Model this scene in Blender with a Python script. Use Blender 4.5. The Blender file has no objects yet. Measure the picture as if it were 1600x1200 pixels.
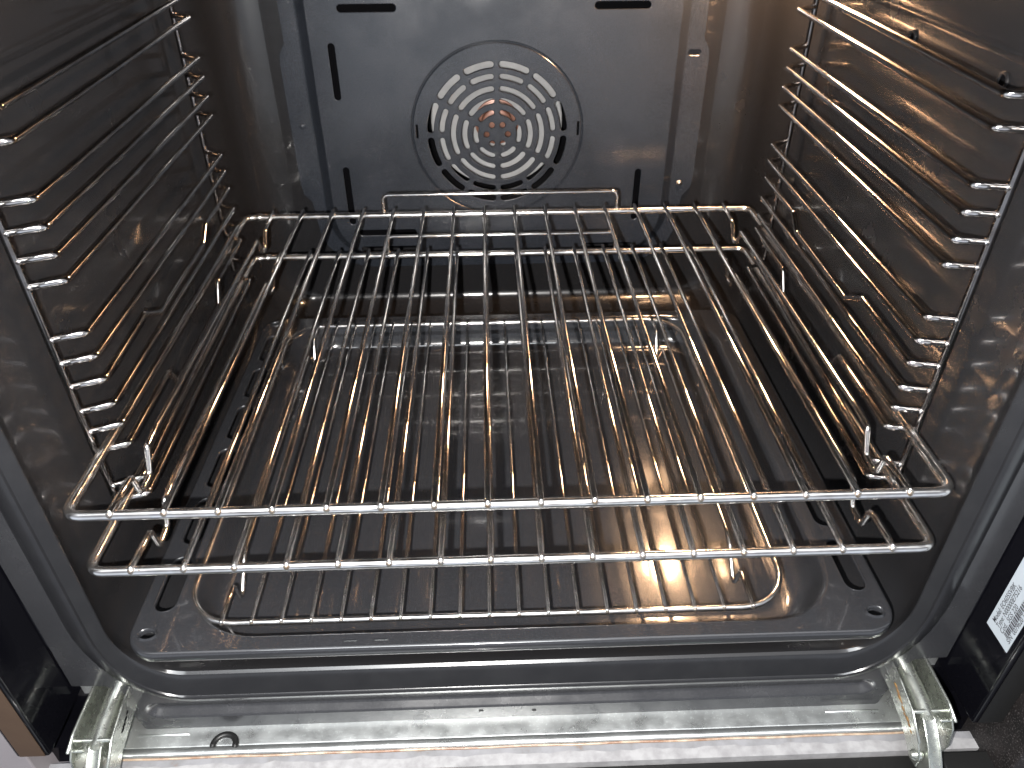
import bpy, bmesh, math, random
from mathutils import Vector, Matrix
random.seed(7)
scene = bpy.context.scene
COL = scene.collection

# ------------------------------------------------------------------ camera
CAM = Vector((-0.00969, -0.28082, 0.27773))
PITCH, YAW, ROLL = -0.6238, 0.0306, -0.0061
fw = Vector((math.sin(YAW)*math.cos(PITCH), math.cos(YAW)*math.cos(PITCH), math.sin(PITCH)))
rt = Vector((math.cos(YAW), -math.sin(YAW), 0)); up = rt.cross(fw)
rt2 = rt*math.cos(ROLL)+up*math.sin(ROLL); up2 = -rt*math.sin(ROLL)+up*math.cos(ROLL)
cd = bpy.data.cameras.new('camera'); cam = bpy.data.objects.new('camera', cd); COL.objects.link(cam)
m = Matrix((rt2, up2, -fw)).transposed().to_4x4(); m.translation = CAM
cam.matrix_world = m
cd.sensor_width = 36.0; cd.lens = 1193.83/1600*36.0; cd.clip_start = 0.005; cd.clip_end = 50
scene.camera = cam

# ------------------------------------------------------------------ world and lamps
world = bpy.data.worlds.new('World'); scene.world = world; world.use_nodes = True
nt = world.node_tree; nt.nodes.clear()
wo = nt.nodes.new('ShaderNodeOutputWorld'); bg = nt.nodes.new('ShaderNodeBackground')
tc = nt.nodes.new('ShaderNodeTexCoord'); sx = nt.nodes.new('ShaderNodeSeparateXYZ')
rp = nt.nodes.new('ShaderNodeValToRGB'); ma = nt.nodes.new('ShaderNodeMath'); ma.operation = 'MULTIPLY_ADD'
ma.inputs[1].default_value = 0.5; ma.inputs[2].default_value = 0.5
nt.links.new(tc.outputs['Generated'], sx.inputs[0]); nt.links.new(sx.outputs['Z'], ma.inputs[0])
nt.links.new(ma.outputs[0], rp.inputs[0])
e = rp.color_ramp.elements
e[0].position = 0.0; e[0].color = (0.10, 0.105, 0.12, 1)
e[1].position = 0.96; e[1].color = (2.6, 2.66, 2.75, 1)
n = e.new(0.18); n.color = (0.14, 0.15, 0.18, 1)
n = e.new(0.34); n.color = (0.64, 0.70, 0.80, 1)
n = e.new(0.50); n.color = (0.68, 0.74, 0.84, 1)
n = e.new(0.60); n.color = (0.22, 0.24, 0.28, 1)
n = e.new(0.82); n.color = (0.30, 0.31, 0.34, 1)
nt.links.new(rp.outputs[0], bg.inputs['Color']); bg.inputs['Strength'].default_value = 1.0
nt.links.new(bg.outputs[0], wo.inputs[0])

def lamp(name, kind, loc, energy, color, size=0.01, look=None):
    d = bpy.data.lights.new(name, kind); d.energy = energy; d.color = color
    if kind == 'AREA': d.shape = 'RECTANGLE'; d.size = size[0]; d.size_y = size[1]
    else: d.shadow_soft_size = size
    o = bpy.data.objects.new(name, d); COL.objects.link(o); o.location = loc
    if look is not None:
        o.rotation_euler = (Vector(look)-Vector(loc)).to_track_quat('-Z', 'Y').to_euler()
    return o
# the phone's own flash, just beside and below the lens
lamp('camera_flash', 'POINT', tuple(CAM - rt2*0.024 - up2*0.020), 30.0, (1.0, 0.97, 0.93), 0.003)
# the kitchen's ceiling light, behind and above
lamp('kitchen_ceiling_light', 'AREA', (-0.25, -1.1, 1.7), 30.0, (0.93, 0.97, 1.0), (1.1, 0.7), (0, 0, -0.1))
# the oven's own lamp, under its ceiling at the back on the right
LAMP_POS = (0.200, 0.375, 0.245)
LAMP_STRENGTH = 310.0

scene.view_settings.view_transform = 'Standard'
scene.view_settings.look = 'None'
scene.view_settings.exposure = 0.35
scene.view_settings.gamma = 1.0
scene.render.engine = 'CYCLES'
scene.cycles.max_bounces = 10; scene.cycles.glossy_bounces = 8
scene.cycles.sample_clamp_indirect = 12.0

# ------------------------------------------------------------------ materials
def mat(name, base, rough=0.4, metal=0.0, spec=0.5, var=None, var_scale=60, bump=0.0, bump_scale=900,
        rvar=0.0, rscale=40, speck=None, speck_scale=4000, speck_amt=0.5, emit=None, coat=0.0, coat_rough=0.05, aniso=None, stain=None):
    m = bpy.data.materials.new(name); m.use_nodes = True
    nt = m.node_tree; b = nt.nodes['Principled BSDF']; L = nt.links
    b.inputs['Base Color'].default_value = (*base, 1); b.inputs['Roughness'].default_value = rough
    b.inputs['Metallic'].default_value = metal; b.inputs['Specular IOR Level'].default_value = spec
    b.inputs['Coat Weight'].default_value = coat; b.inputs['Coat Roughness'].default_value = coat_rough
    if emit:
        b.inputs['Emission Color'].default_value = (*emit[0], 1); b.inputs['Emission Strength'].default_value = emit[1]
        return m
    co = nt.nodes.new('ShaderNodeTexCoord')
    mp = nt.nodes.new('ShaderNodeMapping'); L.new(co.outputs['Object'], mp.inputs[0])
    if aniso: mp.inputs['Scale'].default_value = aniso
    def noise(scale, detail=4, rough_=0.6, v=None):
        x = nt.nodes.new('ShaderNodeTexNoise'); x.inputs['Scale'].default_value = scale
        x.inputs['Detail'].default_value = detail; x.inputs['Roughness'].default_value = rough_
        L.new(v or mp.outputs[0], x.inputs['Vector']); return x.outputs['Fac']
    def ramp(src, p0, p1):
        r = nt.nodes.new('ShaderNodeMapRange'); r.inputs[1].default_value = p0; r.inputs[2].default_value = p1
        L.new(src, r.inputs[0]); return r.outputs[0]
    cur = None
    def mix(fac, colr):
        nonlocal cur
        x = nt.nodes.new('ShaderNodeMix'); x.data_type = 'RGBA'
        L.new(fac, x.inputs[0])
        if cur is None: x.inputs[6].default_value = (*base, 1)
        else: L.new(cur, x.inputs[6])
        x.inputs[7].default_value = (*colr, 1); cur = x.outputs[2]
    if var: mix(ramp(noise(var_scale), 0.38, 0.66), var)
    if stain:      # (colour, scale, lo, hi)
        mix(ramp(noise(stain[1], 6, 0.7), stain[2], stain[3]), stain[0])
    if speck: mix(ramp(noise(speck_scale, 1), 0.62 - 0.1*speck_amt, 0.75), speck)
    if cur: L.new(cur, b.inputs['Base Color'])
    if rvar:
        r = nt.nodes.new('ShaderNodeMapRange'); r.inputs[1].default_value = 0.3; r.inputs[2].default_value = 0.7
        r.inputs[3].default_value = max(0.02, rough-rvar); r.inputs[4].default_value = rough+rvar
        L.new(noise(rscale, 5), r.inputs[0]); L.new(r.outputs[0], b.inputs['Roughness'])
    if bump:
        bp = nt.nodes.new('ShaderNodeBump'); bp.inputs['Strength'].default_value = bump; bp.inputs['Distance'].default_value = 0.0006
        L.new(noise(bump_scale, 3), bp.inputs['Height']); L.new(bp.outputs[0], b.inputs['Normal'])
    return m

M = {}
M['enamel'] = mat('dark_enamel', (0.0110, 0.0110, 0.0120), 0.26, spec=0.26, coat=0.5, coat_rough=0.08, var=(0.0110, 0.0106, 0.0112), var_scale=25, bump=0.012, bump_scale=300,
                  rvar=0.02, rscale=20, speck=(0.014, 0.014, 0.0155), speck_scale=3200)
M['enamel_back'] = mat('blue_grey_enamel', (0.014, 0.0165, 0.021), 0.20, spec=0.70, var=(0.016, 0.0185, 0.024), var_scale=30, bump=0.03, bump_scale=500,
                  rvar=0.05, rscale=30, speck=(0.038, 0.042, 0.052), speck_scale=3000)
M['enamel_tray'] = mat('tray_enamel', (0.0135, 0.0140, 0.0158), 0.20, spec=0.28, coat=0.7, coat_rough=0.06, var=(0.0145, 0.0150, 0.0170), var_scale=22, bump=0.012, bump_scale=520,
                  rvar=0.04, rscale=25, speck=(0.026, 0.027, 0.030), speck_scale=2600)
M['enamel_face'] = mat('face_enamel', (0.0155, 0.016, 0.018), 0.24, spec=0.5, var=(0.018, 0.0185, 0.0205), var_scale=30, bump=0.04, bump_scale=600,
                  rvar=0.07, rscale=30, speck=(0.055, 0.055, 0.06), speck_scale=3000)
M['chrome'] = mat('chromed_wire', (0.84, 0.825, 0.815), 0.125, metal=0.998, var=(0.70, 0.65, 0.60), var_scale=90, bump=0.06, bump_scale=700,
                  rvar=0.04, rscale=160, stain=((0.22, 0.15, 0.11), 260, 0.62, 0.74))
M['chrome_bar'] = mat('chromed_bar', (0.80, 0.79, 0.78), 0.19, metal=0.992, var=(0.64, 0.61, 0.58), var_scale=70, bump=0.04, bump_scale=500,
                  rvar=0.08, rscale=120, stain=((0.28, 0.19, 0.13), 240, 0.64, 0.74))
M['guide'] = mat('guide_wire', (0.66, 0.64, 0.625), 0.10, metal=1.0, var=(0.44, 0.39, 0.36), var_scale=90, bump=0.05, bump_scale=700,
                  rvar=0.03, rscale=160, stain=((0.16, 0.10, 0.07), 260, 0.62, 0.74))
M['post'] = mat('post_wire', (0.24, 0.225, 0.22), 0.12, metal=1.0, var=(0.17, 0.15, 0.14), var_scale=120, bump=0.05, bump_scale=700)
M['weld'] = mat('weld_metal', (0.52, 0.50, 0.48), 0.32, metal=1.0, var=(0.40, 0.28, 0.18), var_scale=300, bump=0.4, bump_scale=1500)
M['zinc'] = mat('galvanised_steel', (0.45, 0.462, 0.46), 0.34, metal=0.92, var=(0.40, 0.413, 0.410), var_scale=30, bump=0.10, bump_scale=300,
                rvar=0.10, rscale=60, speck=(0.55, 0.58, 0.57), speck_scale=700, speck_amt=0.1, stain=((0.33, 0.28, 0.20), 28, 0.66, 0.84))
M['hinge'] = mat('hinge_steel', (0.56, 0.58, 0.54), 0.27, metal=0.95, var=(0.48, 0.50, 0.45), var_scale=60, bump=0.15, bump_scale=400,
                rvar=0.10, rscale=120, stain=((0.30, 0.18, 0.06), 90, 0.66, 0.78))
M['rust'] = mat('greasy_rust', (0.20, 0.11, 0.03), 0.45, var=(0.07, 0.035, 0.02), var_scale=400, bump=0.5, bump_scale=900)
M['black_gloss'] = mat('gloss_black_trim', (0.002, 0.002, 0.003), 0.08, spec=0.22, bump=0.0, bump_scale=200)
M['black_plastic'] = mat('black_plastic', (0.006, 0.006, 0.006), 0.40, spec=0.3, bump=0.2, bump_scale=1500)
M['hole'] = mat('dark_void', (0.003, 0.003, 0.0035), 0.9, spec=0.0)
M['alu'] = mat('fan_aluminium', (0.23, 0.23, 0.23), 0.42, metal=0.1, var=(0.19, 0.19, 0.192), var_scale=60, rvar=0.06)
M['copper'] = mat('copper_hub', (0.20, 0.095, 0.065), 0.38, metal=0.3, var=(0.14, 0.065, 0.045), var_scale=200, rvar=0.05)
M['white_paint'] = mat('white_painted_edge', (0.21, 0.209, 0.213), 0.45, var=(0.15, 0.147, 0.152), var_scale=120, bump=0.1, bump_scale=400)
M['grey_paint'] = mat('grey_painted_edge', (0.16, 0.16, 0.17), 0.45, var=(0.12, 0.12, 0.125), var_scale=90, stain=((0.12, 0.07, 0.04), 90, 0.62, 0.76))
M['sealant'] = mat('brown_sealant', (0.13, 0.060, 0.028), 0.40, var=(0.30, 0.24, 0.18), var_scale=70, bump=0.4, bump_scale=500)
M['label'] = mat('label_paper', (0.27, 0.30, 0.33), 0.45, var=(0.25, 0.28, 0.31), var_scale=80)
M['ink'] = mat('label_ink', (0.02, 0.02, 0.025), 0.5)
M['glass'] = mat('door_glass', (0.008, 0.010, 0.010), 0.05, spec=0.6, bump=0.01, bump_scale=30)
M['print'] = mat('green_grey_print', (0.14, 0.20, 0.18), 0.30)
M['cab_pale'] = mat('pale_cabinet', (0.15, 0.138, 0.146), 0.5, var=(0.135, 0.124, 0.132), var_scale=20, bump=0.1)
M['cab_dark'] = mat('dark_speckled_panel', (0.006, 0.0055, 0.0055), 0.5, spec=0.25, var=(0.012, 0.010, 0.010), var_scale=60, speck=(0.06, 0.055, 0.055), speck_scale=900, speck_amt=0.5, bump=0.2)
M['trim_reflection'] = mat('painted_trim_reflection', (0.045, 0.028, 0.017), 0.30, var=(0.038, 0.023, 0.014), var_scale=30)  # brown reflection on the trim front, put in as colour
M['bulb'] = mat('lamp_glow', (0, 0, 0), 0.5, emit=((1.0, 0.60, 0.33), LAMP_STRENGTH))

# ------------------------------------------------------------------ helpers
def link_mesh(name, bm, material, parent=None, smooth=35):
    bmesh.ops.remove_doubles(bm, verts=bm.verts, dist=1e-6)
    bmesh.ops.recalc_face_normals(bm, faces=bm.faces)
    me = bpy.data.meshes.new(name); bm.to_mesh(me); bm.free()
    me.materials.append(material)
    if smooth:
        me.set_sharp_from_angle(angle=math.radians(smooth))
        at = me.attributes.get('flat_fill')
        for p in me.polygons: p.use_smooth = not (at and at.data[p.index].value)
    o = bpy.data.objects.new(name, me); COL.objects.link(o)
    if parent:
        o.parent = parent
        o.matrix_parent_inverse = parent.matrix_world.inverted()
    return o
def thing(name, label, cat, loc=(0, 0, 0), group=None):
    o = bpy.data.objects.new(name, None); COL.objects.link(o); o.location = loc; o.empty_display_size = 0.02
    o.matrix_world = Matrix.Translation(loc)
    o['label'] = label; o['category'] = cat
    if group: o['group'] = group
    return o
def bevel(o, w, seg=2):
    md = o.modifiers.new('bevel', 'BEVEL'); md.width = w; md.segments = seg; md.limit_method = 'ANGLE'; md.angle_limit = math.radians(40)
def box(bm, x0, x1, y0, y1, z0, z1):
    v = [bm.verts.new((x, y, z)) for x in (x0, x1) for y in (y0, y1) for z in (z0, z1)]
    for f in ((0,1,3,2),(4,6,7,5),(0,4,5,1),(2,3,7,6),(0,2,6,4),(1,5,7,3)): bm.faces.new([v[i] for i in f])
def fillet(pts, rad, closed=False, n=6):
    P = [Vector(p) for p in pts]; out = []
    N = len(P)
    for i in range(N):
        if not closed and i in (0, N-1): out.append(P[i]); continue
        a, b, c = P[i-1], P[i], P[(i+1) % N]
        r = rad[i] if isinstance(rad, (list, tuple)) else rad
        u = (a-b); v = (c-b); lu, lv = u.length, v.length
        if r <= 0 or lu < 1e-7 or lv < 1e-7: out.append(b); continue
        u /= lu; v /= lv
        ang = u.angle(v)
        if ang > math.pi-0.03: out.append(b); continue
        t = min(r/math.tan(ang/2), lu*0.48, lv*0.48)
        p0 = b+u*t; p1 = b+v*t
        for k in range(n+1):
            s = k/n; out.append(p0*(1-s)**2 + b*2*s*(1-s) + p1*s*s)
    return out
def tube(bm, pts, r, closed=False, seg=12, fil=0.0, n=6, cap=True, jitter=0.0):
    P = fillet(pts, fil, closed, n)
    if jitter:
        Q = [P[0]]
        for a, b in zip(P, P[1:]):
            k = max(1, int((b-a).length/0.03))
            for i in range(1, k+1): Q.append(a.lerp(b, i/k))
        ph = random.uniform(0, 6)
        P = [q + Vector((math.sin(ph+i*0.9)*jitter, 0, math.cos(ph*2+i*0.7)*jitter)) for i, q in enumerate(Q)]
    N = len(P); rings = []
    t0 = (P[1]-P[0]).normalized()
    nrm = Vector((0, 0, 1)) if abs(t0.z) < 0.9 else Vector((1, 0, 0))
    nrm = (nrm - t0*nrm.dot(t0)).normalized(); prev = t0
    for i in range(N):
        if closed: t = (P[(i+1) % N]-P[i-1]).normalized()
        elif i == 0: t = t0
        elif i == N-1: t = (P[-1]-P[-2]).normalized()
        else: t = ((P[i+1]-P[i]).normalized()+(P[i]-P[i-1]).normalized()).normalized()
        q = prev.rotation_difference(t); nrm = (q @ nrm); nrm = (nrm - t*nrm.dot(t)).normalized(); prev = t
        bn = t.cross(nrm)
        rings.append([bm.verts.new(P[i] + (nrm*math.cos(a)+bn*math.sin(a))*r) for a in (2*math.pi*k/seg for k in range(seg))])
    M_ = N if closed else N-1
    for i in range(M_):
        A, B = rings[i], rings[(i+1) % N]
        off = 0
        if closed and i == N-1:
            off = min(range(seg), key=lambda o: (A[0].co-B[o].co).length)
        for k in range(seg):
            bm.faces.new((A[k], A[(k+1) % seg], B[(k+1+off) % seg], B[(k+off) % seg]))
    if cap and not closed:
        for ring, tt, s in ((rings[0], t0, -1), (rings[-1], prev, 1)):
            c = sum((v.co for v in ring), Vector())/seg
            r2 = [bm.verts.new(c+(v.co-c)*0.6+tt*s*r*0.55) for v in ring]
            for k in range(seg): bm.faces.new((ring[k], ring[(k+1) % seg], r2[(k+1) % seg], r2[k]))
            bm.faces.new(r2)
def blob(bm, c, r, sc=(1, 1, 1)):
    mt = Matrix.Translation(c) @ Matrix.Diagonal((*sc, 1))
    bmesh.ops.create_uvsphere(bm, u_segments=10, v_segments=7, radius=r, matrix=mt)
def rrect(x0, x1, y0, y1, r0, r1=None, n=8):
    """rounded rectangle, lower corners radius r0, upper corners radius r1; counter-clockwise"""
    r1 = r0 if r1 is None else r1
    out = []
    for cx, cy, a0, r in ((x0+r0, y0+r0, 180, r0), (x1-r0, y0+r0, 270, r0), (x1-r1, y1-r1, 0, r1), (x0+r1, y1-r1, 90, r1)):
        for k in range(n+1):
            a = math.radians(a0+90*k/n); out.append((cx+r*math.cos(a), cy+r*math.sin(a)))
    return out
def circ(cx, cy, r, n=24, ry=None):
    ry = ry or r
    return [(cx+r*math.cos(2*math.pi*k/n), cy+ry*math.sin(2*math.pi*k/n)) for k in range(n)]
def stadium(x0, x1, y0, y1, n=8):
    return rrect(x0, x1, y0, y1, min(x1-x0, y1-y0)*0.4999, n=n)
def grow(loop, d):
    N = len(loop); out = []
    for i in range(N):
        a = Vector(loop[i-1]); b = Vector(loop[i]); c = Vector(loop[(i+1) % N])
        t = (c-a)
        if t.length < 1e-9: t = Vector((1, 0))
        t.normalize(); out.append((b.x+t.y*d, b.y-t.x*d))
    return out
def dedupe(loop):
    out = []
    for p in loop:
        if not out or (Vector(p)-Vector(out[-1])).length > 2e-5: out.append(p)
    if (Vector(out[0])-Vector(out[-1])).length < 2e-5: out.pop()
    return out
def fill(bm, edges, flat):
    """fill the region between closed loops given by their edges; flat = the axis across the sheet"""
    from mathutils.geometry import delaunay_2d_cdt
    ia, ib = [i for i in range(3) if i != flat]
    lay = bm.faces.layers.int.get('flat_fill') or bm.faces.layers.int.new('flat_fill')
    vs = []; idx = {}
    for e_ in edges:
        for v in e_.verts:
            if v not in idx: idx[v] = len(vs); vs.append(v)
    S = 100.0
    co = [Vector((v.co[ia]*S, v.co[ib]*S)) for v in vs]
    ed = [(idx[e_.verts[0]], idx[e_.verts[1]]) for e_ in edges]
    vo_, eo_, fo_, ov, oe, of = delaunay_2d_cdt(co, ed, [], 0, 1e-6)
    for f in fo_:
        ids = [ov[i][0] if ov[i] else None for i in f]
        if None in ids: continue
        cx = sum(vo_[i].x for i in f)/len(f); cy = sum(vo_[i].y for i in f)/len(f)
        par = False
        for a, b in ed:
            p, q = co[a], co[b]
            if (p.y > cy) != (q.y > cy) and cx < (q.x-p.x)*(cy-p.y)/(q.y-p.y)+p.x: par = not par
        if par:
            try: bm.faces.new([vs[i] for i in ids])[lay] = 1      # kept flat-shaded
            except ValueError: pass
def plate(bm, outer, holes, mp, depth=0.001, lip=0.0005, outer_wall=0.001):
    """flat sheet in (u,v) with rounded-edged holes; mp(u,v,w) gives the point w below the front face"""
    edges = []
    def loop(pts, w):
        vs = [bm.verts.new(mp(p[0], p[1], w)) for p in pts]
        return vs, [bm.edges.new((vs[i], vs[(i+1) % len(vs)])) for i in range(len(vs))]
    def ring(A, B):
        for i in range(len(A)):
            bm.faces.new((A[i], A[(i+1) % len(A)], B[(i+1) % len(B)], B[i]))
    outer = dedupe(outer)
    A, E = loop(outer, 0); edges += E
    if outer_wall:
        B, _ = loop(grow(outer, lip*0.6), lip*0.5); C, _ = loop(grow(outer, lip*0.6), outer_wall+lip)
        ring(A, B); ring(B, C)
    for h in holes:
        h = dedupe(h)
        g = grow(h, lip)
        A, E = loop(g, 0); edges += E
        B, _ = loop(grow(h, lip*0.3), lip*0.3); C, _ = loop(h, lip); D, _ = loop(h, depth+lip)
        ring(A, B); ring(B, C); ring(C, D)
    fill(bm, edges, 1)
def bridge(bm, A, B, closed=True):
    N = len(A)
    for i in range(N if closed else N-1):
        bm.faces.new((A[i], A[(i+1) % N], B[(i+1) % N], B[i]))

XZ = lambda y: (lambda u, v, w: (u, y+w, v))      # sheets facing the door
XY = lambda z: (lambda u, v, w: (u, v, z-w))      # sheets facing up

# ================================================================== THE OVEN
oven = thing('built_in_oven', 'open built-in oven with dark enamel cavity, fan grille and steel hinges', 'oven', (0, 0.2, -0.19))

# ---- cavity liner, lip and gasket channel
CAVHW, CAVT, CAVB = 0.2410, 0.2620, -0.1310
bm = bmesh.new()
prof = []
RF = 0.036
for k in range(7):
    a = math.radians(90*k/6); ins = RF*(1-math.sin(a))
    prof.append((0.456-RF*(1-math.cos(a)), ins))
prof = [(y, ins, ins*0.42-0.011) for y, ins in prof]
# (depth, inset at the sides, inset at the bottom): walls, rolled lip, sloped band, groove, gasket band, recess, face
prof += [(0.30, 0, -0.011), (0.15, 0, -0.011), (0.050, 0, -0.0110), (0.022, 0.0002, -0.0098), (0.010, 0.0008, -0.0066), (0.004, 0.0028, -0.0030), (0.0000, 0.0056, -0.0022), (-0.0016, 0.0065, -0.0034),
         (-0.0024, 0.0064, -0.0046), (-0.0032, 0.0054, -0.0070), (-0.0058, 0.0012, -0.0172), (-0.0060, 0.0004, -0.0184), (-0.0046, -0.0001, -0.0192),
         (-0.0046, -0.0006, -0.0198), (-0.0060, -0.0012, -0.0206), (-0.0062, -0.0022, -0.0212), (-0.0058, -0.0086, -0.0246), (-0.0050, -0.0096, -0.0254),
         (-0.0012, -0.0104, -0.0262), (-0.0010, -0.0130, -0.0278), (-0.0004, -0.0140, -0.0288), (0.0, -0.0158, -0.0302)]
rings = []; loops2d = []
def liner_loop(ins, dz, n=10):
    x1 = CAVHW-ins; zb = CAVB+dz; zt = CAVT-ins; out = []
    rb = 0.042; rx = max(0.010, rb-ins); rz = max(0.010, rb-dz); rt_ = max(0.006, 0.026-0.6*ins)
    for cx, cz, a0, ax, az in ((-x1+rx, zb+rz, 180, rx, rz), (x1-rx, zb+rz, 270, rx, rz), (x1-rt_, zt-rt_, 0, rt_, rt_), (-x1+rt_, zt-rt_, 90, rt_, rt_)):
        for k in range(n+1):
            a = math.radians(a0+90*k/n); out.append((cx+ax*math.cos(a), cz+az*math.sin(a)))
    return out
for y, ins, dz in prof:
    lp = liner_loop(ins, dz)
    loops2d.append(lp); rings.append([bm.verts.new((p[0], y, p[1])) for p in lp])
LIP = 14      # the ring where the walls end and the rolled lip begins
for A, B in zip(rings[:LIP+1], rings[1:LIP+1]): bridge(bm, A, B)
for r_ in rings[LIP+1:]:
    for v in r_: bm.verts.remove(v)
link_mesh('cavity_liner', bm, M['enamel'], oven, smooth=42)
bm = bmesh.new()
rings = [[bm.verts.new((p[0], y, p[1])) for p in lp] for (y, ins, dz), lp in list(zip(prof, loops2d))[LIP:]]
for A, B in zip(rings, rings[1:]): bridge(bm, A, B)
M['enamel_lip'] = mat('lip_enamel', (0.010, 0.0102, 0.0115), 0.22, spec=0.42, var=(0.012, 0.0122, 0.0135), bump=0.02, bump_scale=400)
link_mesh('cavity_lip', bm, M['enamel_lip'], oven, smooth=42)
# ---- rear wall of the cavity, with the round opening of the fan housing
bm = bmesh.new()
plate(bm, loops2d[0], [circ(0, 0.0515, 0.076, 48)], XZ(0.456), depth=0.045, outer_wall=0)
link_mesh('rear_wall', bm, M['enamel'], oven, smooth=30)
bm = bmesh.new(); bm.faces.new([bm.verts.new((p[0], 0.501, p[1])) for p in circ(0, 0.0515, 0.078, 32)])
link_mesh('fan_housing', bm, M['hole'], oven)

bm = bmesh.new(); plate(bm, rrect(-0.160, 0.160, -0.072, 0.178, 0.03), [circ(0, 0.0515, 0.075, 48)], XZ(0.4535), depth=0.001)  # dark sheet added behind the cover, painting the shade inside its slots
link_mesh('slot_shade_sheet', bm, M['hole'], oven)
# ---- front face sheet
bm = bmesh.new()
outer = [(-0.272, 0.32), (-0.272, -0.1445), (-0.2520, -0.1455), (-0.2485, -0.150), (-0.2415, -0.193), (-0.2400, -0.1945),
         (0.2400, -0.1945), (0.2415, -0.193), (0.2485, -0.150), (0.2520, -0.1455), (0.272, -0.1445), (0.272, 0.32)]
face_hole = loops2d[-1]
emb = stadium(-0.2340, 0.2330, -0.1812, -0.1672, n=10)
A_out = dedupe(outer); edges = []
def lp3(pts, y): return [bm.verts.new((p[0], y, p[1])) for p in pts]
def lpe(vs): return [bm.edges.new((vs[i], vs[(i+1) % len(vs)])) for i in range(len(vs))]
vo = lp3(A_out, 0.0); edges += lpe(vo)
vh = lp3(dedupe(face_hole), 0.0); edges += lpe(vh)
e0 = dedupe(emb); ve = lp3(grow(e0, 0.0016), 0.0); edges += lpe(ve)
fill(bm, flat=1, edges=edges)
prev = ve
for d, w in ((0.0008, 0.0003), (0.0000, 0.0010), (-0.0022, 0.0042), (-0.0030, 0.0049), (-0.0040, 0.0052)):
    cur = lp3(grow(e0, d), w); bridge(bm, prev, cur); prev = cur
fill(bm, flat=1, edges=[bm.edges.get((prev[i], prev[(i+1) % len(prev)])) for i in range(len(prev))])
b0 = lp3(A_out, 0.0012); bridge(bm, vo, b0)
link_mesh('front_frame', bm, M['enamel_face'], oven, smooth=40)
# two small dimples in the lower rail
for i, (x, z) in enumerate(((-0.0225, -0.1865), (0.012, -0.1880))):
    bm = bmesh.new(); blob(bm, (x, -0.0002, z), 0.0012, (1.3, 0.4, 0.8)); link_mesh('rivet', bm, M['black_plastic'], oven)

# ---- fan cover panel: flange, ramp, raised field, slots and grille
YF = 0.4416
bm = bmesh.new()
plat = rrect(-0.163, 0.1625, -0.0745, 0.1800, 0.042, 0.020, n=10)
FCX, FCZ, FR = 0.0, 0.0500, 0.0812
disc_o = circ(FCX, FCZ, FR, 72)
holes = [stadium(-0.1358, -0.0855, 0.1545, 0.1605), stadium(0.0861, 0.1348, 0.1545, 0.1605),
         stadium(-0.1478, -0.1420, 0.0812, 0.1296), stadium(-0.1492, -0.1434, -0.040, 0.0184), stadium(0.1340, 0.1398, -0.040, 0.0120),
         stadium(-0.1409, -0.0835, -0.0525, -0.0467), stadium(-0.1409, -0.0835, -0.0705, -0.0648), stadium(0.0880, 0.1385, -0.0715, -0.0655)]
P = XZ(YF)
edges = []
def L3(pts, y):
    vs = [bm.verts.new((p[0], y, p[1])) for p in pts]; return vs
vp = L3(plat, YF); edges += lpe(vp)
# stepped rim of the round grille field
vd = L3(disc_o, YF); edges += lpe(vd)
for h in holes:
    h = dedupe(h); g0 = L3(grow(h, 0.0007), YF); edges += lpe(g0)
    g1 = L3(grow(h, 0.0002), YF+0.0002); g2 = L3(h, YF+0.0007); g3 = L3(h, YF+0.0020)
    bridge(bm, g0, g1); bridge(bm, g1, g2); bridge(bm, g2, g3)
fill(bm, flat=1, edges=edges)
prev = vd
for dr, dy in ((-0.0006, 0.0006), (-0.0011, 0.0014), (-0.0016, 0.0014), (-0.0024, 0.0002), (-0.0030, -0.0001)):
    cur = L3(circ(FCX, FCZ, FR+dr, 72), YF+dy); bridge(bm, prev, cur); prev = cur
rim_in = prev
edges = [bm.edges.get((rim_in[i], rim_in[(i+1) % 72])) for i in range(72)]
YG = YF-0.0001
FCZ = 0.0478
def arc_slot(r0, r1, a0, a1, n=10):
    """curved slot between radii, angles clockwise from the top, round ends"""
    rm = (r0+r1)/2; h = (r1-r0)/2; pad = h/rm
    A0, A1 = math.radians(a0)+pad, math.radians(a1)-pad
    pt = lambda r, a: (FCX+r*math.sin(a), FCZ+r*math.cos(a))
    out = [pt(r1, A0+(A1-A0)*k/n) for k in range(n+1)]
    c = pt(rm, A1)
    for k in range(1, 6):
        b = math.pi*k/6; out.append((c[0]+h*(math.cos(b)*math.sin(A1)+math.sin(b)*math.cos(A1)), c[1]+h*(math.cos(b)*math.cos(A1)-math.sin(b)*math.sin(A1))))
    out += [pt(r0, A1-(A1-A0)*k/n) for k in range(n+1)]
    c = pt(rm, A0)
    for k in range(1, 6):
        b = math.pi*k/6; out.append((c[0]+h*(-math.cos(b)*math.sin(A0)-math.sin(b)*math.cos(A0)), c[1]+h*(-math.cos(b)*math.cos(A0)+math.sin(b)*math.sin(A0))))
    return out[::-1]
slots = []
for k in range(12):
    slots.append(arc_slot(0.0597, 0.0657, 30*k+2.0, 30*k+28.0)); slots.append(arc_slot(0.0497, 0.0548, 30*k+2.6, 30*k+27.4))
for k in range(6):
    slots.append(arc_slot(0.0390, 0.0441, 60*k+3.2, 60*k+57.0, 14)); slots.append(arc_slot(0.0284, 0.0335, 60*k+4.2, 60*k+56.0, 12))
    slots.append(arc_slot(0.0182, 0.0230, 60*k+6.5, 60*k+53.0, 10))
for k in range(6):
    a = math.radians(60*k); slots.append(circ(FCX+0.0100*math.cos(a), FCZ+0.0100*math.sin(a), 0.0028, 14))
slots += [stadium(-0.0760, -0.0744, 0.0455, 0.0580), stadium(0.0752, 0.0770, 0.0460, 0.0590)]
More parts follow.
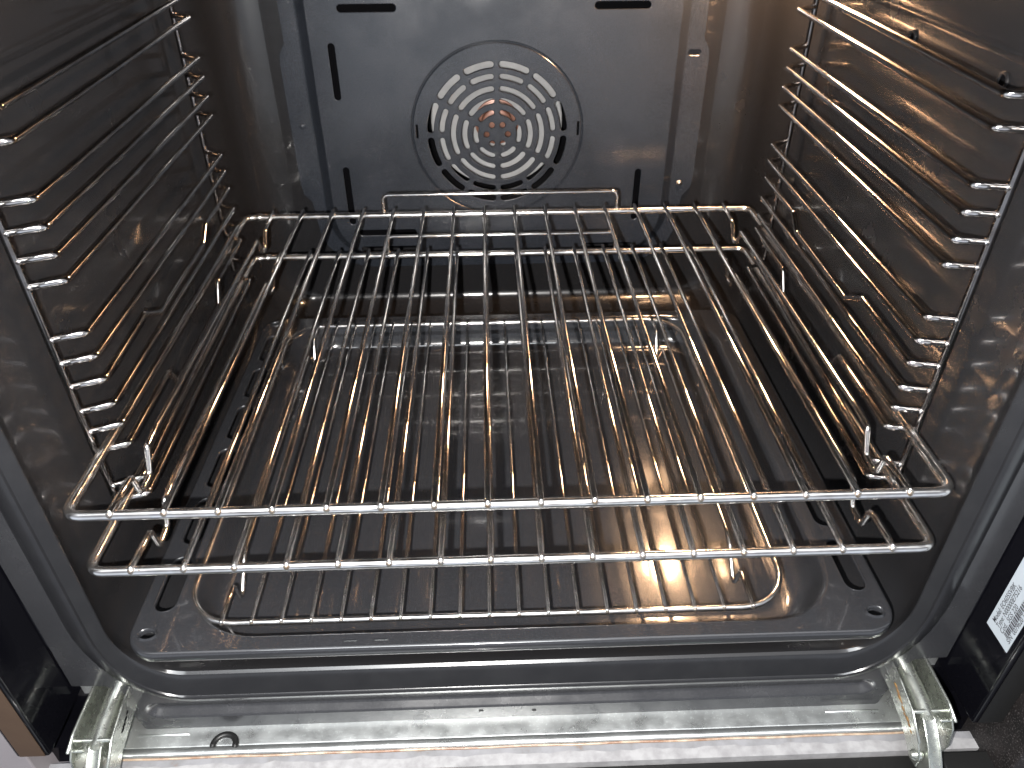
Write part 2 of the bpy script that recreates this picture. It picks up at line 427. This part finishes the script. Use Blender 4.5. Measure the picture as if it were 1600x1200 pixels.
for h in slots:
    h = dedupe(h)
    ar = sum(h[i-1][0]*h[i][1]-h[i][0]*h[i-1][1] for i in range(len(h)))
    if ar < 0: h = h[::-1]
    g0 = L3(grow(h, 0.0006), YG); edges += lpe(g0)
    g1 = L3(grow(h, 0.0002), YG+0.0002); g2 = L3(h, YG+0.0006); g3 = L3(h, YG+0.0018)
    bridge(bm, g0, g1); bridge(bm, g1, g2); bridge(bm, g2, g3)
fill(bm, flat=1, edges=edges)
# ramp down to the flange
prev = vp
for g_, dy in ((0.0006, 0.0002), (0.0012, 0.0009), (0.0022, 0.0026), (0.0085, 0.0096), (0.0100, 0.0110), (0.0115, 0.0112)):
    cur = L3(grow(plat, g_), YF+dy); bridge(bm, prev, cur); prev = cur
ramp_out = prev
edges = [bm.edges.get((prev[i], prev[(i+1) % len(prev)])) for i in range(len(prev))]
fl = [(-0.188, 0.205), (-0.188, 0.128), (-0.1935, 0.119), (-0.1945, 0.110), (-0.1945, 0.000), (-0.193, -0.012), (-0.186, -0.020), (-0.1845, -0.030), (-0.1835, -0.045)]
cr = [(-0.1835+0.052*(1-math.cos(math.radians(a))), -0.045-0.048*math.sin(math.radians(a))) for a in range(15, 91, 15)]
lft = fl+cr; flange = lft+[(-x, z) for x, z in reversed(lft)]
vf = L3(flange, YF+0.0112); edges += lpe(vf)
obl = stadium(0.1750, 0.1865, 0.1135, 0.1180); g0 = L3(grow(dedupe(obl), 0.0007), YF+0.0112); edges += lpe(g0)
g1 = L3(dedupe(obl), YF+0.0118); g2 = L3(dedupe(obl), YF+0.0131); bridge(bm, g0, g1); bridge(bm, g1, g2)
fill(bm, flat=1, edges=edges)
bridge(bm, vf, L3(grow(flange, 0.0004), YF+0.0128))
cover = link_mesh('fan_cover', bm, M['enamel_back'], oven, smooth=35)
for i, (x, z) in enumerate(((-0.1835, 0.0550), (0.1815, -0.0065))):
    bm = bmesh.new(); blob(bm, (x, YF+0.0106, z), 0.0030, (1, 0.45, 1)); blob(bm, (x, YF+0.0091, z), 0.0015, (1, 0.5, 1))
    link_mesh('screw', bm, M['enamel_back'] if i == 0 else M['weld'], cover)
# ---- fan wheel behind the grille: back disc, raised copper hub, blades
bm = bmesh.new()
seg = 64; pr = [(0.063, 0.4640), (0.062, 0.4628), (0.055, 0.4632), (0.040, 0.4650), (0.026, 0.4664), (0.018, 0.4668)]
rs = [[bm.verts.new((r*math.cos(2*math.pi*k/seg), y, 0.0533+r*math.sin(2*math.pi*k/seg))) for k in range(seg)] for r, y in pr]
for A, B in zip(rs, rs[1:]): bridge(bm, A, B)
fan = link_mesh('fan_wheel', bm, M['alu'], oven, smooth=50)
bm = bmesh.new()
pr = [(0.0215, 0.4662), (0.0210, 0.4645), (0.0200, 0.4642), (0.0190, 0.4660), (0.0150, 0.4650), (0.0138, 0.4600), (0.0125, 0.4592), (0.0085, 0.4592), (0.0075, 0.4570), (0.002, 0.4565)]
rs = [[bm.verts.new((r*math.cos(2*math.pi*k/seg), y, 0.0525+r*math.sin(2*math.pi*k/seg))) for k in range(seg)] for r, y in pr]
for A, B in zip(rs, rs[1:]): bridge(bm, A, B)
bm.faces.new(rs[-1]); link_mesh('hub', bm, M['copper'], fan, smooth=40)
for k in range(0):
    pass

# ---- oven lamp: domed glass behind a collar on the ceiling, lit
bm = bmesh.new(); tube(bm, [(LAMP_POS[0]+0.022*math.cos(a), LAMP_POS[1]+0.022*math.sin(a), LAMP_POS[2]+0.010) for a in (2*math.pi*k/24 for k in range(24))], 0.004, closed=True)
ol = link_mesh('oven_lamp', bm, M['chrome_bar'], oven)
bm = bmesh.new(); blob(bm, LAMP_POS, 0.0210, (1, 1, 0.75)); link_mesh('lamp_glass', bm, M['bulb'], ol, smooth=80)

# ---- pressed step along the top of both side walls
for s in (-1, 1):
    bm = bmesh.new()
    prof_ = [(0.2412, 0.1885), (0.2404, 0.1900), (0.2396, 0.1925), (0.2394, 0.1950), (0.2394, 0.2300), (0.2412, 0.2340)]
    g = [[bm.verts.new((s*(x+(0.002 if y in (0.020, 0.400) else 0)), y, z)) for x, z in prof_] for y in (0.020, 0.032, 0.385, 0.400)]
    for A, B in zip(g, g[1:]): bridge(bm, A, B, False)
    link_mesh('wall_step', bm, M['enamel'], oven, smooth=60)

# ---- screws in the right wall
for (y, z) in ((0.1927, 0.1800), (0.0969, 0.1795)):
    bm = bmesh.new(); tube(bm, [(0.2405, y+0.0036*math.cos(a), z+0.0036*math.sin(a)) for a in (2*math.pi*k/16 for k in range(16))], 0.0010, closed=True, seg=8)
    w = link_mesh('wall_hole', bm, M['enamel'], oven)
    bm = bmesh.new(); blob(bm, (0.2408, y, z), 0.0030, (0.3, 1, 1)); link_mesh('hole_centre', bm, M['hole'], w)

# ---- black side trims beside the frame, the rating label on the right-hand one
for s in (-1, 1):
    bm = bmesh.new(); a, b = sorted((s*0.2730, s*0.2925)); box(bm, a, b, -0.0368, 0.12, -0.1580, 0.30)
    o = link_mesh('side_trim', bm, M['black_gloss'], oven, smooth=30); bevel(o, 0.0018, 3)
for s in (-1, 1):
    bm = bmesh.new(); a, b = sorted((s*0.2610, s*0.2944)); box(bm, a, b, -0.0140, 0.012, -0.2050, -0.1885)
    link_mesh('trim_foot', bm, M['black_gloss'], oven, smooth=30)
    bm = bmesh.new(); a, b = sorted((s*0.2605, s*0.2940)); box(bm, a, b, 0.0040, 0.0060, -0.1880, -0.1450)
    link_mesh('trim_back', bm, M['black_gloss'], oven, smooth=30)
bm = bmesh.new(); box(bm, -0.2895, -0.2750, -0.0374, -0.0370, -0.1560, 0.29)
link_mesh('trim_strip', bm, M['trim_reflection'], oven)  # strip paints the brown reflection on the left trim's front
bm = bmesh.new(); box(bm, 0.2760, 0.2905, -0.0374, -0.0370, -0.1560, 0.29)
link_mesh('trim_strip', bm, M['black_plastic'], oven)
LX = 0.2726
bm = bmesh.new(); box(bm, LX, LX+0.0003, -0.0322, -0.0120, -0.0940, 0.030)
lab = link_mesh('rating_label', bm, M['label'], oven, smooth=0); lab['label'] = 'pale rating sticker with model number and barcode'
TR = Matrix(((0, 0, -1), (0, 1, 0), (1, 0, 0)))
def text(body, y, z, size, sx_=1.0):
    c = bpy.data.curves.new('label_text', 'FONT'); c.body = body; c.size = size; c.extrude = 0.00002; c.offset = 0.00004
    c.materials.append(M['ink'])
    tmp = bpy.data.objects.new('label_text', c); COL.objects.link(tmp)
    dg = bpy.context.evaluated_depsgraph_get(); me = bpy.data.meshes.new_from_object(tmp.evaluated_get(dg))
    COL.objects.unlink(tmp); bpy.data.objects.remove(tmp)
    for v in me.vertices: v.co = TR @ Vector((v.co.x*sx_, v.co.y, v.co.z)) + Vector((LX-0.0001, y, z))
    o = bpy.data.objects.new('label_text', me); COL.objects.link(o); o.parent = lab
text('Model: EO605SVBK', -0.0170, -0.0880, 0.0044, 0.90)
text('Type: N00000E75216', -0.0208, -0.0880, 0.0044, 0.90)
text('Cod.  SGS 220', -0.0246, -0.0880, 0.0044, 0.90)
text('S/N  0079620 1', -0.0312, -0.0880, 0.0042, 0.90)
bm = bmesh.new(); z = -0.0868
rb_ = random.Random(3)
while z < -0.02:
    w = rb_.choice((0.0005, 0.0008, 0.0013)); box(bm, LX-0.00006, LX, -0.0284, -0.0250, z, z+w); z += w+rb_.choice((0.0004, 0.0007))
link_mesh('barcode', bm, M['ink'], lab, smooth=0)

# ---- galvanised base plate below the frame, folded front edge, sealant line and painted cabinet edge
bm = bmesh.new()
profile = [(y+0.0030, z-0.0045) for y, z in [(0.030, -0.1900), (-0.0150, -0.1903), (-0.0158, -0.1906), (-0.0165, -0.1900), (-0.0185, -0.1894), (-0.0208, -0.1897), (-0.0218, -0.1908), (-0.0220, -0.1960)]]
XS = [-0.272+0.544*k/24 for k in range(25)]
g = [[bm.verts.new((x, y, z+0.00012*math.sin(i*1.7))) for (y, z) in profile] for i, x in enumerate(XS)]
for A, B in zip(g, g[1:]): bridge(bm, A, B, closed=False)
base = link_mesh('base_plate', bm, M['zinc'], oven, smooth=50)
bm = bmesh.new(); tube(bm, [(-0.1870+0.0072*math.cos(math.radians(a)), -0.0128+0.0068*math.sin(math.radians(a)), -0.1940) for a in range(185, -20, -15)], 0.0020)
link_mesh('dark_hook_slot', bm, M['black_plastic'], base)  # dark tube painted in for the shade of a curved hole in the plate
for x0, x1 in ((-0.2440, -0.2120), (0.2050, 0.2400)):
    bm = bmesh.new(); tube(bm, [(x0, -0.0045, -0.1947), (x1, -0.0045, -0.1947)], 0.0008, seg=8)
    link_mesh('pressed_rib', bm, M['zinc'], base)
bm = bmesh.new(); box(bm, -0.272, 0.272, 0.022, 0.026, -0.192, -0.140); link_mesh('rear_plate', bm, M['hinge'], oven)
bm = bmesh.new()
pts = [(-0.268+0.536*k/40, -0.0196+0.0002*math.sin(k*1.3), -0.1960+0.0001*math.sin(k*2.1)) for k in range(41)]
tube(bm, pts, 0.0007, seg=8); link_mesh('sealant_line', bm, M['sealant'], oven)
bm = bmesh.new(); box(bm, -0.300, 0.300, -0.0255, -0.0194, -0.208, -0.1970); o = link_mesh('cabinet_edge', bm, M['grey_paint'], oven); bevel(o, 0.0004)
bm = bmesh.new()
N = 90; top = []; 
for i in range(N+1):
    x = -0.300+0.600*i/N; j = 0.0006*math.sin(i*0.9)+0.0005*math.sin(i*2.3+1)+random.uniform(-0.0003, 0.0003)
    top.append((x, -0.0240+j))
A = [bm.verts.new((x, y, -0.1966)) for x, y in top]; B = [bm.verts.new((x, -0.0312, -0.1966)) for x, y in top]; C2 = [bm.verts.new((x, -0.0312, -0.2080)) for x, y in top]
D = [bm.verts.new((x, y, -0.1980)) for x, y in top]
bridge(bm, A, B, False); bridge(bm, B, C2, False); bridge(bm, D, A, False)
link_mesh('chipped_white_edge', bm, M['white_paint'], oven, smooth=0)

# ---- hinges: a folded steel channel, the lever inside it, a hook arm and two pins
def hinge(s):
    h = bpy.data.objects.new('hinge', None); COL.objects.link(h); h.parent = oven; h.matrix_parent_inverse = oven.matrix_world.inverted()
    X = lambda x: s*x
    def side(x0, x1, poly, name, m_=M['hinge'], bv=0.0004):
        bm = bmesh.new()
        a = [bm.verts.new((X(x0), y, z)) for y, z in poly]; b = [bm.verts.new((X(x1), y, z)) for y, z in poly]
        bridge(bm, a, b); bm.faces.new(a); bm.faces.new(b)
        o = link_mesh(name, bm, m_, h, smooth=30); bevel(o, bv); return o
    side(0.2390, 0.2402, [(0.020, -0.1500), (-0.010, -0.1512), (-0.028, -0.1545), (-0.044, -0.1640), (-0.0500, -0.1730), (-0.0500, -0.1800), (-0.0440, -0.1815), (-0.026, -0.1720), (-0.006, -0.1680), (0.020, -0.1680)], 'inner_cheek')
    side(0.2586, 0.2598, [(0.020, -0.1462), (-0.012, -0.1462), (-0.034, -0.1485), (-0.041, -0.1560), (-0.044, -0.1700), (-0.040, -0.1880), (0.020, -0.1890)], 'outer_cheek')
    # folded rolls along the tops of the cheeks
    bm = bmesh.new(); tube(bm, [(X(0.2592), 0.004, -0.1462), (X(0.2592), -0.030, -0.1470), (X(0.2592), -0.0395, -0.1500)], 0.0011, seg=10, fil=0.01); link_mesh('rolled_edge', bm, M['hinge'], h)
    bm = bmesh.new(); tube(bm, [(X(0.2396), 0.004, -0.1503), (X(0.2396), -0.012, -0.1512), (X(0.2396), -0.030, -0.1548), (X(0.2396), -0.044, -0.1640)], 0.0008, seg=10, fil=0.01); link_mesh('rolled_edge', bm, M['hinge'], h)
    # rounded channel cover over the spring
    bm = bmesh.new(); arc = [(0.2432+0.0105*(k/12), -0.1535+0.0042*math.sin(math.pi*min(1, (k/12)*1.0))**0.5) for k in range(13)]
    ys = (0.015, -0.002, -0.018, -0.0330)
    g = [[bm.verts.new((X(x), y, z-0.0004*i*i)) for x, z in arc] for i, y in enumerate(ys)]
    for A, B in zip(g, g[1:]): bridge(bm, A, B, False)
    w0 = [bm.verts.new((X(arc[0][0]), y, -0.172)) for y in ys]; bridge(bm, [r[0] for r in g], w0, False)
    w1 = [bm.verts.new((X(arc[-1][0]), y, -0.172)) for y in ys]; bridge(bm, [r[-1] for r in g], w1, False)
    link_mesh('spring_channel', bm, M['hinge'], h, smooth=50)
    # hook arm reaching to the door
    side(0.2445, 0.2458, [(-0.026, -0.1560), (-0.034, -0.1570), (-0.046, -0.1660), (-0.058, -0.1800), (-0.066, -0.1930), (-0.050, -0.1950), (-0.036, -0.1780)], 'lever_arm')
    side(0.2515, 0.2528, [(-0.026, -0.1560), (-0.034, -0.1570), (-0.046, -0.1660), (-0.058, -0.1800), (-0.066, -0.1930), (-0.050, -0.1950), (-0.036, -0.1780)], 'lever_arm')
    bm = bmesh.new(); a = [(-0.0335, -0.1568), (-0.046, -0.1668), (-0.058, -0.1808), (-0.066, -0.1932)]
    A = [bm.verts.new((X(0.2452), y, z)) for y, z in a]; B = [bm.verts.new((X(0.2485), y-0.0004, z-0.0022)) for y, z in a]; C3 = [bm.verts.new((X(0.2521), y, z)) for y, z in a]
    bridge(bm, A, B, False); bridge(bm, B, C3, False); link_mesh('arm_web', bm, M['hinge'], h, smooth=60)
    for (y, z, r, x0, x1) in ((-0.0300, -0.1540, 0.0014, 0.2405, 0.2585), (-0.0455, -0.1745, 0.0034, 0.2384, 0.2420), (-0.0365, -0.1535, 0.0011, 0.2530, 0.2600)):
        bm = bmesh.new(); tube(bm, [(X(x0), y, z), (X(x1), y, z)], r, seg=14); link_mesh('pin', bm, M['hinge'], h)
    bm = bmesh.new(); rr = random.Random(5 if s > 0 else 9)
    for k in range(9 if s > 0 else 4):
        y = -0.006-k*0.0032; blob(bm, (X(0.2389+rr.uniform(-0.0001, 0.0001)), y-0.004, -0.1585-0.0009*k+rr.uniform(-0.0007, 0.0007)), rr.uniform(0.0009, 0.0016), (0.25, 1.7, 0.75))
    link_mesh('grease' if s > 0 else 'cheek_slot', bm, M['rust'] if s > 0 else M['hole'], h)
    bm = bmesh.new(); box(bm, *sorted((X(0.2600), X(0.2690))), 0.0020, 0.0030, -0.156, -0.1440); o = link_mesh('fixing_tab', bm, M['zinc'], h); bevel(o, 0.0015)
hinge(-1); hinge(1)

# ---- the door, folded down flat: inner glass with printed bands, black frame and corner caps
door = bpy.data.objects.new('oven_door', None); COL.objects.link(door); door.parent = oven; door.matrix_parent_inverse = oven.matrix_world.inverted()
bm = bmesh.new(); box(bm, -0.280, 0.280, -0.0420, -0.0318, -0.2150, -0.2010); o = link_mesh('door_frame', bm, M['black_plastic'], door); bevel(o, 0.001)
bm = bmesh.new(); box(bm, -0.278, 0.278, -0.470, -0.0424, -0.2130, -0.2030); o = link_mesh('door_glass', bm, M['glass'], door); bevel(o, 0.0008)
bm = bmesh.new()
box(bm, -0.24, 0.20, -0.0475, -0.0470, -0.2030, -0.2027); box(bm, 0.115, 0.150, -0.0560, -0.0478, -0.2030, -0.2027); box(bm, -0.24, -0.22, -0.0560, -0.0478, -0.2030, -0.2027)
link_mesh('printed_band', bm, M['print'], door, smooth=0)
for s in (-1, 1):
    bm = bmesh.new(); a, b = sorted((s*0.2640, s*0.3010)); box(bm, a, b, -0.0560, -0.0352, -0.2060, -0.1915); o = link_mesh('corner_cap', bm, M['black_plastic'], door); bevel(o, 0.0012)

# ================================================================== cabinet either side of the oven
bm = bmesh.new(); box(bm, -0.62, -0.2945, -0.0300, 0.10, -0.75, 0.45)
o = link_mesh('cabinet_panel', bm, M['cab_pale'], smooth=0); bevel(o, 0.001)
o['label'] = 'pale mauve cabinet panel left of the oven trim'; o['category'] = 'cabinet panel'
bm = bmesh.new(); box(bm, 0.2945, 0.62, -0.0550, 0.10, -0.75, 0.45)
o = link_mesh('cabinet_panel', bm, M['cab_dark'], smooth=0); bevel(o, 0.001)
o['label'] = 'dark speckled cabinet panel right of the oven trim'; o['category'] = 'cabinet panel'

# ================================================================== SIDE RACKS (wire ladder guides)
RUNGS = [(0.1843, 0.1880, 0), (0.1699, 0.1738, 0), (0.1430, 0.1468, 0), (0.1295, 0.1334, 0), (0.1152, 0.1194, 0), (0.1014, 0.1056, 0),
         (0.0711, 0.0750, 0), (0.0566, 0.0618, 0), (0.0421, 0.0478, 1), (0.0257, 0.0307, 0), (0.0116, 0.0155, 0), (-0.0026, 0.0030, 2),
         (-0.0289, -0.0180, 0), (-0.0414, -0.0348, 0)]
def side_rack(s, label):
    t = thing('rack_guide', label, 'wire rack guide', (s*0.2335, 0.19, -0.04), 'wire rack guides on the cavity walls')
    rr = 0.0020
    xp, xr_ = 0.2338, 0.2180
    if s < 0: yb, yfb = 0.3150, 0.0600
    else: yb, yfb = 0.3188, 0.0572
    for y0, y1, zb, nm in ((0.0537, 0.0537, -0.0375, 'post'), (0.3275, 0.3300, -0.0300, 'post')):
        bm = bmesh.new(); tube(bm, [(s*xp, y0, zb), (s*xp, y1, 0.225)], 0.0021, seg=14); link_mesh(nm, bm, M['post'], t)
    for zf, zb, kind in RUNGS:
        zf += random.uniform(-0.0002, 0.0002)
        pts = [(s*(xp-0.0018), 0.0540, zf), (s*xr_, yfb, zf)]
        if kind == 1: pts += [(s*xr_, 0.1225, zf+0.0032), (s*xr_, 0.1430, 0.0345), (s*xr_, 0.2365, 0.0370), (s*xr_, 0.2500, 0.0468)]
        if kind == 2: pts += [(s*xr_, 0.1285, -0.0012), (s*xr_, 0.1375, -0.0152), (s*xr_, 0.2360, -0.0140), (s*xr_, 0.2470, 0.0020)]
        pts += [(s*xr_, yb, zb), (s*(xp-0.001), yb+0.0100, zb)]
        bm = bmesh.new(); tube(bm, pts, rr, seg=12, fil=0.0035, n=5)
        blob(bm, (s*(xp-0.0016), 0.0538, zf), 0.0022, (1, 1, 0.8))
        link_mesh('rung', bm, M['guide'], t, smooth=70)
    return t
side_rack(-1, 'chromed wire rack guide fixed to the left wall, away from the lamp')
side_rack(1, 'chromed wire rack guide fixed to the right wall, glowing in the lamp light')

# ================================================================== OVEN RACKS
def oven_rack(z0, y0, x0, label):
    t = thing('wire_rack', label, 'oven rack', (x0, y0+0.185, z0), 'wire oven racks')
    D, HW, R = 0.3698, 0.2275, 0.0028
    bm = bmesh.new()
    P = [(x0-HW, y0, z0), (x0+HW, y0, z0), (x0+HW, y0+D, z0), (x0-HW, y0+D, z0)]
    tube(bm, P, R, closed=True, seg=16, fil=0.009, n=6)
    blob(bm, (x0-HW+0.012, y0+D, z0), 0.0036, (1.3, 1, 1))
    link_mesh('frame', bm, M['chrome_bar'], t, smooth=70)
    zs = z0+0.0033
    for k in range(16):
        x = x0-0.2035+0.407*k/15 + random.uniform(-0.0003, 0.0003)
        bm = bmesh.new()
        if k in (0, 15):
            pts = [(x, y0-0.0012, zs-0.0004), (x, y0+0.0270, zs-0.0020), (x, y0+0.0300, zs-0.0170), (x, y0+0.0440, zs-0.0158), (x, y0+0.0515, zs-0.0015), (x, y0+0.070, zs),
                   (x, y0+0.3120, zs), (x, y0+0.3190, zs-0.0130), (x, y0+0.3290, zs-0.0145), (x, y0+0.3400, zs-0.0020), (x, y0+0.3725, zs)]
            tube(bm, pts, 0.00175, seg=12, fil=0.0036, n=5)
        else:
            tube(bm, [(x, y0-0.0014, zs-0.0006), (x+random.uniform(-.0004, .0004), y0+0.18, zs-0.0004), (x, y0+0.3735, zs+0.0004)], 0.00175, seg=12, fil=0.5, n=4)
        bar = link_mesh('bar', bm, M['chrome'], t, smooth=70)
        for c_, r_, sc_ in (((x, y0-0.0012, z0+0.0016), 0.0020, (1.05, 1.0, 1.15)), ((x, y0+D+0.0004, z0+0.0012), 0.0022, (1.1, 0.9, 1))):
            bm = bmesh.new(); blob(bm, c_, r_, sc_); link_mesh('weld', bm, M['weld'], bar, smooth=80)
    bm = bmesh.new(); yb = y0+D+0.0010
    tube(bm, [(x0-0.1040, yb, z0-0.001), (x0-0.1040, yb+0.001, z0+0.0180), (x0+0.1060, yb+0.001, z0+0.0180), (x0+0.1060, yb, z0-0.001)], 0.0016, seg=10, fil=0.006, n=6)
    link_mesh('back_stop', bm, M['chrome'], t, smooth=70)
    return t
oven_rack(0.0, 0.0, 0.0, 'upper chromed wire rack with its front bar reaching across the whole oven')
oven_rack(-0.0385, -0.0030, 0.0007, 'lower chromed wire rack just below the other, above the tray')

# ================================================================== BAKING TRAY
tray = thing('baking_tray', 'dark grey enamel baking tray with slotted rims on the oven floor', 'baking tray', (0, 0.164, -0.131))
ZT = -0.0910
bm = bmesh.new(); edges = []
def T3(pts, z): return [bm.verts.new((p[0], p[1], z)) for p in pts]
ro = rrect(-0.2190, 0.2190, -0.0160, 0.3440, 0.017, n=8)
well = rrect(-0.1940, 0.1940, -0.0085, 0.3370, 0.045, n=12)
vo = T3(ro, ZT); edges += lpe(vo)
vw = T3(well, ZT); edges += lpe(vw)
def hole(h, d=0.0018, lip=0.0014, raised=0.0):
    global edges
    h = dedupe(h)
    g0 = T3(grow(h, lip), ZT); edges += lpe(g0)
    g1 = T3(grow(h, lip*0.55), ZT+raised*0.9); g2 = T3(grow(h, lip*0.2), ZT+raised*0.7-0.0002); g3 = T3(h, ZT-0.0008); g4 = T3(h, ZT-d)
    for a, b in ((g0, g1), (g1, g2), (g2, g3), (g3, g4)): bridge(bm, a, b)
for s in (-1, 1):
    for k in range(6):
        y = 0.0120+0.0525*k
        a, b = sorted((s*0.2005, s*0.2125)); hole(stadium(a, b, y, y+0.0405), raised=0.0003)
    for y in (-0.0045, 0.3350):
        hole(circ(s*0.2095, y, 0.0042, 18, 0.0026), lip=0.0018, raised=0.0014)
hole(stadium(-0.0977, -0.0897, -0.0130, -0.0114), lip=0.0003); hole(stadium(-0.0806, -0.0723, -0.0130, -0.0114), lip=0.0003)
fill(bm, flat=2, edges=edges)
# rolled outer edge
prev = vo
for g_, dz in ((0.0008, -0.0002), (0.0016, -0.0009), (0.0020, -0.0022), (0.0018, -0.0065), (0.0008, -0.0080)):
    cur = T3(grow(ro, g_), ZT+dz); bridge(bm, prev, cur); prev = cur
# the well
prev = vw
for g_, dz in ((-0.0008, -0.0003), (-0.0020, -0.0012), (-0.0030, -0.0030), (-0.0048, -0.0120), (-0.0075, -0.0200), (-0.0100, -0.0238), (-0.0140, -0.0264), (-0.0190, -0.0276), (-0.0260, -0.0280)):
    cur = T3(grow(well, g_), ZT+dz); bridge(bm, prev, cur); prev = cur
fill(bm, flat=2, edges=[bm.edges.get((prev[i], prev[(i+1) % len(prev)])) for i in range(len(prev))])
link_mesh('pan', bm, M['enamel_tray'], tray, smooth=50)

# ---- wire trivet standing in the tray
gr = thing('tray_grid', 'low rounded wire grid standing inside the dark baking tray', 'wire grid', (-0.0149, 0.17, -0.119))
ZG = -0.0925; GX0, GX1, GY0, GY1 = -0.1935, 0.1640, 0.0030, 0.3320
bm = bmesh.new(); lp = [(p[0], p[1], ZG) for p in dedupe(rrect(GX0, GX1, GY0, GY1, 0.030, n=8))]
tube(bm, lp, 0.0019, closed=True, seg=12); link_mesh('frame', bm, M['chrome_bar'], gr, smooth=70)
for k in range(19):
    x = -0.1697+0.3096*k/18; zs = ZG+0.0020
    bm = bmesh.new()
    if k in (0, 18):
        pts = [(x, GY0-0.001, zs), (x, 0.0290, zs-0.0005), (x, 0.0330, zs-0.0165), (x, 0.0375, zs-0.0165), (x, 0.0520, zs-0.0035), (x, 0.0600, zs),
               (x, 0.2780, zs), (x, 0.2900, zs-0.0175), (x, 0.2960, zs-0.0175), (x, 0.3060, zs), (x, GY1+0.001, zs)]
        tube(bm, pts, 0.0014, seg=10, fil=0.003, n=4)
    else: tube(bm, [(x, GY0-0.001, zs), (x, GY1+0.001, zs)], 0.00118, seg=10)
    b_ = link_mesh('bar', bm, M['chrome'], gr, smooth=70)
    bm = bmesh.new(); blob(bm, (x, GY0-0.0006, ZG+0.0009), 0.0015, (1, 1, 1)); link_mesh('weld', bm, M['weld'], b_, smooth=80)
